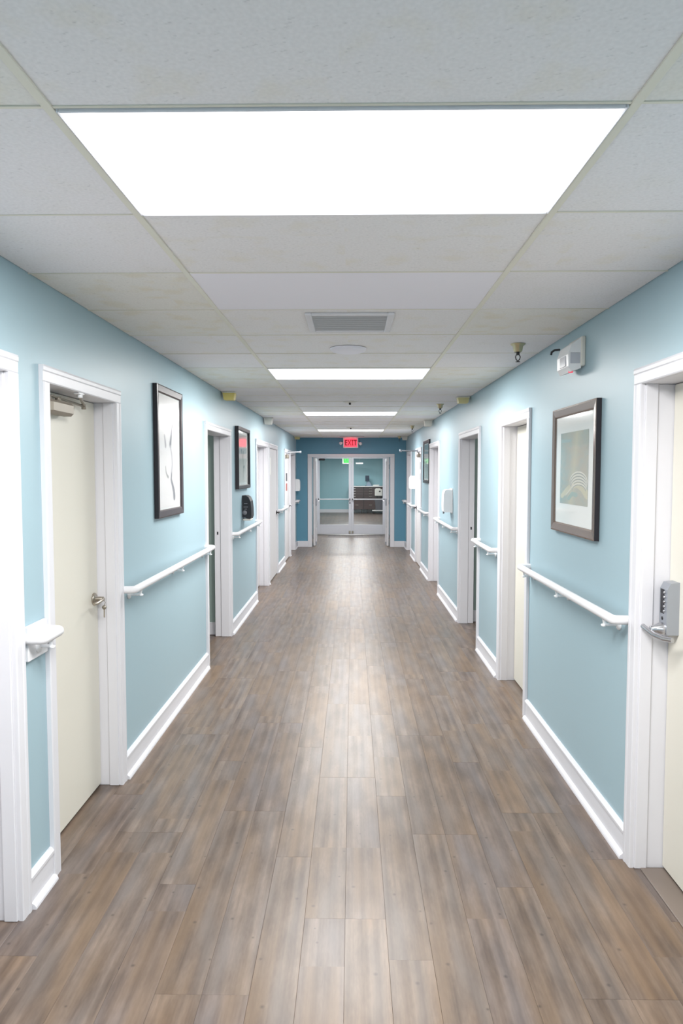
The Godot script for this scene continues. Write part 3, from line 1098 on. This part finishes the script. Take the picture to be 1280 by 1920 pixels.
func exit_sign(called: String, label: String, at: Vector3, red: bool) -> void:
	var o := thing(called, label, "exit sign", at)
	var w := 0.30 if red else 0.28
	var h := 0.20
	var b := MB.new()
	b.box(Vector3(0, 0, 0), Vector3(w + 0.04, h + 0.03, 0.05), 0.012)
	part(o, "housing", b, M.white_plastic if red else M.off_white_plastic)
	var f := MB.new()
	f.box(Vector3(0, 0, 0.026), Vector3(w - 0.01, h - 0.015, 0.008), 0.002)
	part(o, "face", f, M.exit_red if red else M.exit_green)
	var tm := TextMesh.new()
	tm.text = "EXIT"
	var fnt := SystemFont.new()
	fnt.font_names = PackedStringArray(["Droid Sans"])
	fnt.font_weight = 700
	tm.font = fnt
	tm.font_size = 64
	tm.pixel_size = 0.0026
	tm.depth = 0.004
	var t := hang(tm, "lettering", M.exit_red_letter if red else M.exit_green_letter, o, Vector3(0, 0.0, 0.032))
	t.scale = Vector3(0.78, 1.0, 1.0)
	t.set_meta("label", "EXIT")
	var l := OmniLight3D.new()
	l.name = "sign_light"
	l.light_color = Color(1, 0.2, 0.28) if red else Color(0.2, 1, 0.3)
	l.light_energy = 0.012 if red else 0.004
	l.omni_range = 20.0
	l.omni_attenuation = 2.0
	l.light_size = 0.08
	l.shadow_enabled = true
	l.position = Vector3(0, 0, 0.09)
	o.add_child(l)
	if red:
		for s in [-1, 1]:
			var hd := MB.new()
			hd.lathe([Vector2(0, 0), Vector2(0.018, 0), Vector2(0.03, 0.03), Vector2(0.034, 0.05), Vector2(0.03, 0.056), Vector2(0, 0.05)], Vector3(s * 0.215, 0.0 if s < 0 else -0.01, -0.005), Vector3(0.15 * s, -0.25, 1).normalized(), 16)
			var k := part(o, "lamp_head", hd, M.white_plastic)
			var ar := MB.new()
			ar.tube([Vector3(s * 0.16, 0, 0), Vector3(s * 0.205, 0, 0.002)], 0.010, 8)
			part(k, "lamp_arm", ar, M.white_plastic)
	else:
		for s in [-1, 1]:
			var r := MB.new()
			r.tube([Vector3(s * 0.08, 0.11, 0), Vector3(s * 0.08, 0.53, 0)], 0.006, 8)
			part(o, "hanging_rod", r, M.steel_grey)


# ---------------------------------------------------------------- things on the walls

func rail(s: int, d0: float, d1: float, label: String, board := false) -> void:
	var mid := (d0 + d1) / 2
	var o := wall_node("handrail", label, "handrail", s, 1.045, mid, "white handrails along the corridor walls")
	var h := (d1 - d0) / 2
	var B := wall_basis(s)
	var a := 0.072
	var r := 0.018
	var path := [Vector3(0.0, 0, -h), Vector3(a - r, 0, -h + 0.004)]
	for k in range(1, 5):
		var t := PI / 2 * k / 5
		path.append(Vector3(a - r + r * sin(t), 0, -h + 0.004 + r - r * cos(t)))
	path.append(Vector3(a, 0, -h + r + 0.004))
	var rev := []
	for i in range(path.size() - 1, -1, -1):
		var p: Vector3 = path[i]
		rev.append(Vector3(p.x, 0, -p.z))
	var b := MB.new(B)
	b.tube(path + rev, 0.0205, 12, 1.0)
	part(o, "rail", b, M.rail_white)
	var n := maxi(1, int((2 * h) / 0.75) + 1)
	for i in n:
		var z := 0.0 if n == 1 else lerpf(-h + 0.12, h - 0.12, float(i) / (n - 1))
		var k := MB.new(B)
		k.lathe([Vector2(0, 0), Vector2(0.026, 0), Vector2(0.024, 0.008), Vector2(0.012, 0.012), Vector2(0, 0.012)], Vector3(0.018 if board else 0.001, -0.045, z), Vector3.RIGHT, 14)
		k.tube([Vector3(0.008, -0.045, z), Vector3(a - 0.014, -0.045, z), Vector3(a - 0.004, -0.040, z), Vector3(a, -0.018, z)], 0.0075, 8)
		k.lathe([Vector2(0, -0.012), Vector2(0.011, -0.008), Vector2(0.012, 0.0), Vector2(0, 0.004)], Vector3(a, -0.044, z), Vector3.UP, 10)
		part(o, "bracket", k, M.white_plastic)
	if board:
		var w := MB.new(B)
		w.box(Vector3(0.0095, -0.02, 0), Vector3(0.018, 0.135, 2 * h + 0.002), 0.003)
		part(o, "backer_board", w, M.rail_white)


func picture(called: String, label: String, s: int, y0: float, y1: float, d0: float, d1: float, fw: float, frame: Material, art: Material, margin: Vector4, depth := 0.028, flat := 0.0) -> void:
	var o := wall_node(called, label, "picture", s, (y0 + y1) / 2, (d0 + d1) / 2, "framed pictures on the corridor walls")
	var B := wall_basis(s)
	var hy := (y1 - y0) / 2
	var hz := (d1 - d0) / 2
	var prof := [Vector2(0.002, 0), Vector2(depth, 0), Vector2(depth + 0.002, fw * 0.15), Vector2(depth - 0.002, fw * 0.85), Vector2(depth - 0.009, fw), Vector2(0.002, fw)]
	# four mitred lengths of moulding; the outer edge is dark
	for side in 4:
		var b := MB.new(B)
		var rim := MB.new(B)
		for i in prof.size() - 1:
			var q := []
			for e in [[prof[i], -1.0], [prof[i], 1.0], [prof[i + 1], 1.0], [prof[i + 1], -1.0]]:
				var v: Vector2 = e[0]
				var y := hy - v.y
				var z := hz - v.y
				q.append([Vector3(v.x, y, e[1] * z), Vector3(v.x, -y, e[1] * z), Vector3(v.x, e[1] * y, z), Vector3(v.x, e[1] * y, -z)][side])
			var away: Vector3 = [Vector3.UP, Vector3.DOWN, Vector3.BACK, Vector3.FORWARD][side]
			var en: Vector2 = (prof[i + 1] as Vector2) - (prof[i] as Vector2)
			var out := Vector3.RIGHT * en.y + away * en.x
			(rim if i == 0 else b).poly(q, out)
		var f := part(o, "frame_rail" if side < 2 else "frame_side", b, frame)
		part(f, "outer_edge", rim, M.frame_edge)
	var m := MB.new(B)
	m.box(Vector3(0.009, 0, 0), Vector3(0.01, 2 * (hy - fw) + 0.006, 2 * (hz - fw) + 0.006))
	part(o, "mat_board", m, M.mat_board)
	var py0 := -hy + fw + margin.y
	var py1 := hy - fw - margin.x
	var pz := hz - fw - margin.z
	var p := MB.new(B)
	# the print reads from the corridor: left to right runs along the wall
	var l := -pz if s < 0 else pz
	p.poly([Vector3(0.0155, py0, l), Vector3(0.0155, py0, -l), Vector3(0.0155, py1, -l), Vector3(0.0155, py1, l)], Vector3.RIGHT, [Vector2(0, 1), Vector2(1, 1), Vector2(1, 0), Vector2(0, 0)])
	p.box(Vector3(0.0146, (py0 + py1) / 2, 0), Vector3(0.0012, py1 - py0 - 0.004, 2 * pz - 0.004))
	part(o, "print", p, art)
	var g := MB.new(B)
	g.box(Vector3(0.0185, 0, 0), Vector3(0.002, 2 * (hy - fw) - 0.004, 2 * (hz - fw) - 0.004))
	part(o, "glass", g, M.satin_glass if art == M.art_flower else M.picture_glass)


func dispenser(called: String, label: String, s: int, y0: float, y1: float, d: float, depth: float, m: Material, kind: int) -> Node3D:
	var o := wall_node(called, label, "dispenser", s, y0, d)
	var h := y1 - y0
	var B := wall_basis(s)
	var b := MB.new(B)
	var prof := []
	if kind == 0:                                           # tall rounded top, curved front
		prof = [Vector2(0.001, 0.02), Vector2(depth * 0.9, 0), Vector2(depth, 0.03), Vector2(depth * 0.99, h * 0.45), Vector2(depth * 0.9, h * 0.75), Vector2(depth * 0.7, h * 0.93), Vector2(depth * 0.4, h), Vector2(0.001, h)]
	else:
		prof = [Vector2(0.001, 0), Vector2(depth * 0.85, 0), Vector2(depth * 0.97, 0.012), Vector2(depth, h * 0.3), Vector2(depth * 0.97, h * 0.8), Vector2(depth * 0.85, h * 0.95), Vector2(depth * 0.65, h), Vector2(0.001, h)]
	b.prism(prof, Vector3(0, 0, -0.1), Vector3.RIGHT, Vector3.UP, Vector3(0, 0, 0.2))
	part(o, "cover", b, m)
	return o


func wall_things() -> void:
	rail(-1, 2.60, 2.765, "short white handrail on a backer board in the left foreground", true)
	rail(-1, 3.72, 5.87, "long white handrail under the flower picture")
	rail(-1, 7.12, 8.96, "white handrail below the black dispenser")
	rail(-1, 11.58, 12.72, "white left handrail before the door with two signs")
	rail(-1, 15.12, 15.55, "stub of white handrail in the far left corner")
	rail(1, 2.985, 4.68, "white handrail beneath the shell picture on the right")
	rail(1, 5.66, 6.51, "white handrail between cream door and open right doorway")
	rail(1, 7.80, 9.53, "white handrail below the white dispenser with nozzle")
	rail(1, 10.80, 12.00, "white handrail under the dark picture on the right")
	rail(1, 13.10, 14.08, "white handrail under the far right white dispenser")
	rail(1, 15.13, 15.55, "stub of white handrail in the far right corner")
	picture("picture", "tall dark framed picture of faint grey brush strokes on white", -1, 1.385, 2.235, 4.375, 5.03, 0.05, M.espresso, M.art_flower, Vector4(0.01, 0.01, 0.01, 0))
	picture("picture", "black framed picture of a grey green plant above black dispenser", -1, 1.495, 2.17, 7.43, 8.27, 0.04, M.black_plastic, M.art_plant, Vector4(0.03, 0.03, 0.08, 0), 0.04)
	picture("picture", "bronze framed print of pale green shell forms with white mat", 1, 1.345, 2.035, 3.385, 4.12, 0.05, M.bronze, M.art_shell, Vector4(0.09, 0.11, 0.085, 0), 0.026)
	picture("picture", "narrow black framed blue grey picture far down the right wall", 1, 1.505, 2.183, 10.73, 11.56, 0.05, M.black_plastic, M.art_teal, Vector4(0.02, 0.02, 0.04, 0))
	# black dispenser with grey print on its side
	var bd := dispenser("dispenser", "black wall dispenser with rounded top below plant picture", -1, 1.15, 1.415, 7.98, 0.105, M.black_plastic, 0)
	var B := wall_basis(-1)
	var c := MB.new(B)
	c.lathe([Vector2(0.026, 0), Vector2(0.026, 0.002), Vector2(0, 0.002)], Vector3(0.03, 0.07, -0.1), Vector3(0, 0, -1), 20)
	part(bd, "round_emblem", c, M.grey_print)
	for i in 3:
		var t := MB.new(B)
		t.box(Vector3(0.042, 0.135 - 0.012 * i + 0.05 * (i % 2), -0.101), Vector3(0.05 - 0.012 * i, 0.007, 0.002))
		part(bd, "printed_line", t, M.grey_print)
	var tray := MB.new(B)
	tray.box(Vector3(0.05, -0.012, 0), Vector3(0.09, 0.02, 0.18), 0.006)
	part(bd, "tray", tray, M.off_white_plastic)
	var wd := dispenser("dispenser", "white wall dispenser with nozzle beyond the open right doorway", 1, 1.20, 1.47, 8.42, 0.108, M.white_plastic, 1)
	var R := wall_basis(1)
	var nz := MB.new(R)
	nz.lathe([Vector2(0, -0.022), Vector2(0.009, -0.022), Vector2(0.012, 0), Vector2(0, 0.004)], Vector3(0.092, 0.0, 0.02), Vector3.UP, 12)
	part(wd, "nozzle", nz, M.grey_print)
	var bp := MB.new(R)
	bp.box(Vector3(0.004, 0.135, 0), Vector3(0.008, 0.30, 0.225), 0.003)
	part(wd, "back_plate", bp, M.white_plastic)
	dispenser("dispenser", "white rounded dispenser near the far left corner", -1, 1.265, 1.525, 15.32, 0.105, M.white_plastic, 1)
	dispenser("dispenser", "white rounded dispenser beyond the far right door closer", 1, 1.36, 1.61, 13.25, 0.115, M.white_plastic, 1)
	# key hanging from the lever of the cream door
	var k := thing("key", "small key hanging from the lever of the cream door", "key", P(-HALF - 0.1 + 0.062, 0.985, 3.56))
	var kb := MB.new(B)
	kb.tube([Vector3(0, 0.035, 0), Vector3(0.008, 0.022, 0), Vector3(0.004, 0.012, 0), Vector3(0, 0.004, 0)], 0.0018, 6)
	kb.lathe([Vector2(0, -0.002), Vector2(0.011, -0.002), Vector2(0.011, 0.002), Vector2(0, 0.002)], Vector3(0.002, -0.004, 0), Vector3(0, 0, -1), 12)
	kb.box(Vector3(0.002, -0.034, 0), Vector3(0.007, 0.045, 0.003), 0.001)
	part(k, "blade", kb, M.nickel)
	# room number plate past the flush left door
	var np := wall_node("room_plate", "small dark room plate on the left wall past flush door", "sign", -1, 1.49, 11.64)
	var nb := MB.new(B)
	nb.box(Vector3(0.005, 0, 0), Vector3(0.008, 0.14, 0.09), 0.002)
	part(np, "plate", nb, M.sign_dark)
	# alarm unit high on the right wall
	var al := wall_node("alarm_unit", "white wedge alarm unit with red spot above shell picture", "alarm", 1, 2.225, 3.74)
	var bs := MB.new(R)
	bs.box(Vector3(0.012, 0.075, 0), Vector3(0.024, 0.15, 0.21), 0.005)
	part(al, "back_plate", bs, M.off_white_plastic)
	var hs := MB.new(R)
	hs.prism([Vector2(0.022, -0.012), Vector2(0.07, -0.028), Vector2(0.086, 0.0), Vector2(0.088, 0.06), Vector2(0.072, 0.11), Vector2(0.022, 0.145)], Vector3(0, 0, -0.098), Vector3.RIGHT, Vector3.UP, Vector3(0, 0, 0.196))
	part(al, "housing", hs, M.white_plastic)
	var ln := MB.new(R)
	ln.box(Vector3(0.052, 0.04, -0.099), Vector3(0.05, 0.055, 0.004), 0.0015)
	ln.box(Vector3(0.0875, 0.03, -0.01), Vector3(0.006, 0.055, 0.10), 0.002)
	part(al, "lens", ln, M.lens_grey)
	var ld := MB.new(R)
	ld.lathe([Vector2(0, -0.004), Vector2(0.012, -0.002), Vector2(0.012, 0.006), Vector2(0, 0.006)], Vector3(0.062, -0.028, -0.06), Vector3.UP, 14)
	part(al, "indicator_light", ld, M.led_red)
	var cb := MB.new(R)
	cb.tube([Vector3(0.075, 0.115, 0.10), Vector3(0.092, 0.118, 0.13), Vector3(0.104, 0.11, 0.145), Vector3(0.106, 0.095, 0.15)], 0.006, 8)
	part(al, "cable_stub", cb, M.black_plastic)
	exit_sign("exit_sign", "red lit EXIT sign with two lamp heads on end wall", P(-0.01, 2.325, END - 0.03), true)


# ---------------------------------------------------------------- things on the ceiling

func ceiling_box(x: float, d: float, m: Material, label: String, group: String, tall := 0.072) -> void:
	var o := thing("ceiling_box", label, "wall box", P(x, CEIL, d), group)
	var b := MB.new()
	b.box(Vector3(0, -0.006, 0), Vector3(0.13, 0.012, 0.12), 0.003)
	part(o, "base_plate", b, M.off_white_plastic)
	var c := MB.new()
	var w0 := 0.058
	var w1 := 0.048
	c.prism([Vector2(-w0, -0.012), Vector2(w0, -0.012), Vector2(w1, -tall), Vector2(w1 - 0.006, -tall - 0.005), Vector2(-w1 + 0.006, -tall - 0.005), Vector2(-w1, -tall)], Vector3(0, 0, -0.05), Vector3.RIGHT, Vector3.UP, Vector3(0, 0, 0.1))
	part(o, "cover", c, m)


func sprinkler(x: float, d: float, label: String, sc := 1.0) -> void:
	var o := thing("sprinkler", label, "sprinkler", P(x, CEIL, d), "pendant sprinklers on the ceiling")
	var b := MB.new()
	b.lathe([Vector2(0.020, -0.048), Vector2(0.026, -0.040), Vector2(0.030, -0.014), Vector2(0.043, -0.004), Vector2(0.044, 0.0)], Vector3.ZERO, Vector3.UP, 20)
	b.lathe([Vector2(0, -0.046), Vector2(0.021, -0.046), Vector2(0.021, -0.044)], Vector3.ZERO, Vector3.UP, 20)
	part(o, "escutcheon", b, M.brass)
	var f := MB.new()
	f.tube([Vector3(0, -0.04, 0), Vector3(0, -0.066, 0)], 0.010, 10)
	for s in [-1, 1]:
		f.tube([Vector3(s * 0.009, -0.064, 0), Vector3(s * 0.014, -0.076, 0), Vector3(s * 0.011, -0.09, 0), Vector3(0, -0.102, 0)], 0.003, 6)
	part(o, "frame_arms", f, M.dark_metal)
	var t := MB.new()
	t.lathe([Vector2(0, -0.106), Vector2(0.014, -0.106), Vector2(0.013, -0.103), Vector2(0, -0.102)], Vector3.ZERO, Vector3.UP, 14)
	part(o, "deflector", t, M.dark_metal)


func ceiling_things() -> void:
	light_panel(ROW0 + ROW * 0.5, "nearest large bright ceiling light panel")
	light_panel(ROW0 + ROW * 6.5, "second bright ceiling light panel past the round disc")
	light_panel(ROW0 + ROW * 12.5, "third bright ceiling light panel down the corridor")
	light_panel(ROW0 + ROW * 18.5, "farthest corridor ceiling light panel before the exit sign")
	light_panel(-1.86, "bright ceiling light panel behind the camera, out of the picture")
	# return air grille
	var v := thing("ceiling_vent", "square white ceiling air vent with grey louvres", "air vent", P(0.012, CEIL, 3.60))
	var hv := 0.215
	for s in [-1, 1]:
		var b := MB.new()
		b.box(Vector3(s * (hv - 0.016), -0.004, 0), Vector3(0.032, 0.014, 2 * hv), 0.004)
		part(v, "frame_side", b, M.trim_white)
		var c := MB.new()
		c.box(Vector3(0, -0.004, s * (hv - 0.016)), Vector3(2 * hv - 0.064, 0.014, 0.032), 0.004)
		part(v, "frame_end", c, M.trim_white)
	var bk := MB.new()
	bk.box(Vector3(0, 0.0005, 0), Vector3(2 * hv - 0.06, 0.002, 2 * hv - 0.06))
	part(v, "duct_face", bk, M.duct_shade)  # closed plate; the dark of the recess is in its colour
	var sl := MB.new()
	sl.prism([Vector2(-0.007, -0.001), Vector2(0.009, -0.009), Vector2(0.010, -0.0075), Vector2(-0.006, 0.0005)], Vector3(-(hv - 0.032), 0, 0), Vector3.BACK, Vector3.UP, Vector3(2 * (hv - 0.032), 0, 0))
	var sm := sl.done()
	for i in 21:
		hang(sm, "slat", M.slat_grey, v, Vector3(0, -0.0005, -(hv - 0.042) + i * (2 * (hv - 0.042)) / 20.0))
	# flat round disc and the two further discs with sprinkler pins
	var dl := thing("ceiling_disc", "flat round white disc on the ceiling behind the air vent", "ceiling disc", P(0.0, CEIL, 4.36))
	var db := MB.new()
	db.lathe([Vector2(0, -0.026), Vector2(0.07, -0.025), Vector2(0.098, -0.019), Vector2(0.11, -0.008), Vector2(0.112, 0.0)], Vector3.ZERO, Vector3.UP, 36)
	part(dl, "cover", db, M.tile_smooth)
	for q in [[7.62, "small round disc with a dark pin before third light panel"], [11.95, "small round disc with a dark pin before farthest light panel"]]:
		var o := thing("ceiling_disc", q[1], "ceiling disc", P(0.0, CEIL, q[0]))
		var b := MB.new()
		b.lathe([Vector2(0, -0.012), Vector2(0.055, -0.011), Vector2(0.075, -0.004), Vector2(0.077, 0.0)], Vector3.ZERO, Vector3.UP, 24)
		part(o, "cover", b, M.off_white_plastic)
		var p := MB.new()
		p.lathe([Vector2(0, -0.034), Vector2(0.012, -0.032), Vector2(0.012, -0.01), Vector2(0, -0.01)], Vector3.ZERO, Vector3.UP, 12)
		part(o, "pin", p, M.dark_metal)
	# slot grille over the exit sign
	var sv := thing("ceiling_vent", "long dark slot vent in the ceiling before exit sign", "air vent", P(0.02, CEIL, 14.85))
	var s1 := MB.new()
	s1.box(Vector3(0, -0.003, 0), Vector3(0.56, 0.01, 0.22), 0.003)
	part(sv, "frame", s1, M.slat_grey)
	for i in 5:
		var s2 := MB.new()
		s2.box(Vector3(0, -0.009, -0.08 + 0.04 * i), Vector3(0.52, 0.004, 0.022))
		part(sv, "slot", s2, M.duct_shade)
	sprinkler(1.01, 4.22, "nearest pendant sprinkler beside the white alarm unit")
	sprinkler(1.01, 7.90, "pendant sprinkler just past the right yellowed box")
	sprinkler(1.01, 11.55, "pendant sprinkler past the right white ceiling box")
	sprinkler(1.03, 14.95, "farthest pendant sprinkler beside the end wall box")
	ceiling_box(-1.145, 6.70, M.yellowed_plastic, "bright yellowed box under the ceiling at left wall", "boxes under the ceiling edge")
	ceiling_box(1.145, 7.15, M.pale_yellow_plastic, "pale yellowed box under the ceiling at right wall", "boxes under the ceiling edge", 0.062)
	ceiling_box(-1.15, 9.85, M.off_white_plastic, "white box under the ceiling above recessed left door", "boxes under the ceiling edge", 0.09)
	ceiling_box(1.145, 10.40, M.off_white_plastic, "white box under the ceiling above recessed right door", "boxes under the ceiling edge", 0.085)
	ceiling_box(-1.145, 14.95, M.pale_yellow_plastic, "cream box under the ceiling in the far left corner", "boxes under the ceiling edge", 0.06)
	ceiling_box(1.15, 15.05, M.off_white_plastic, "white box under the ceiling in the far right corner", "boxes under the ceiling edge", 0.075)
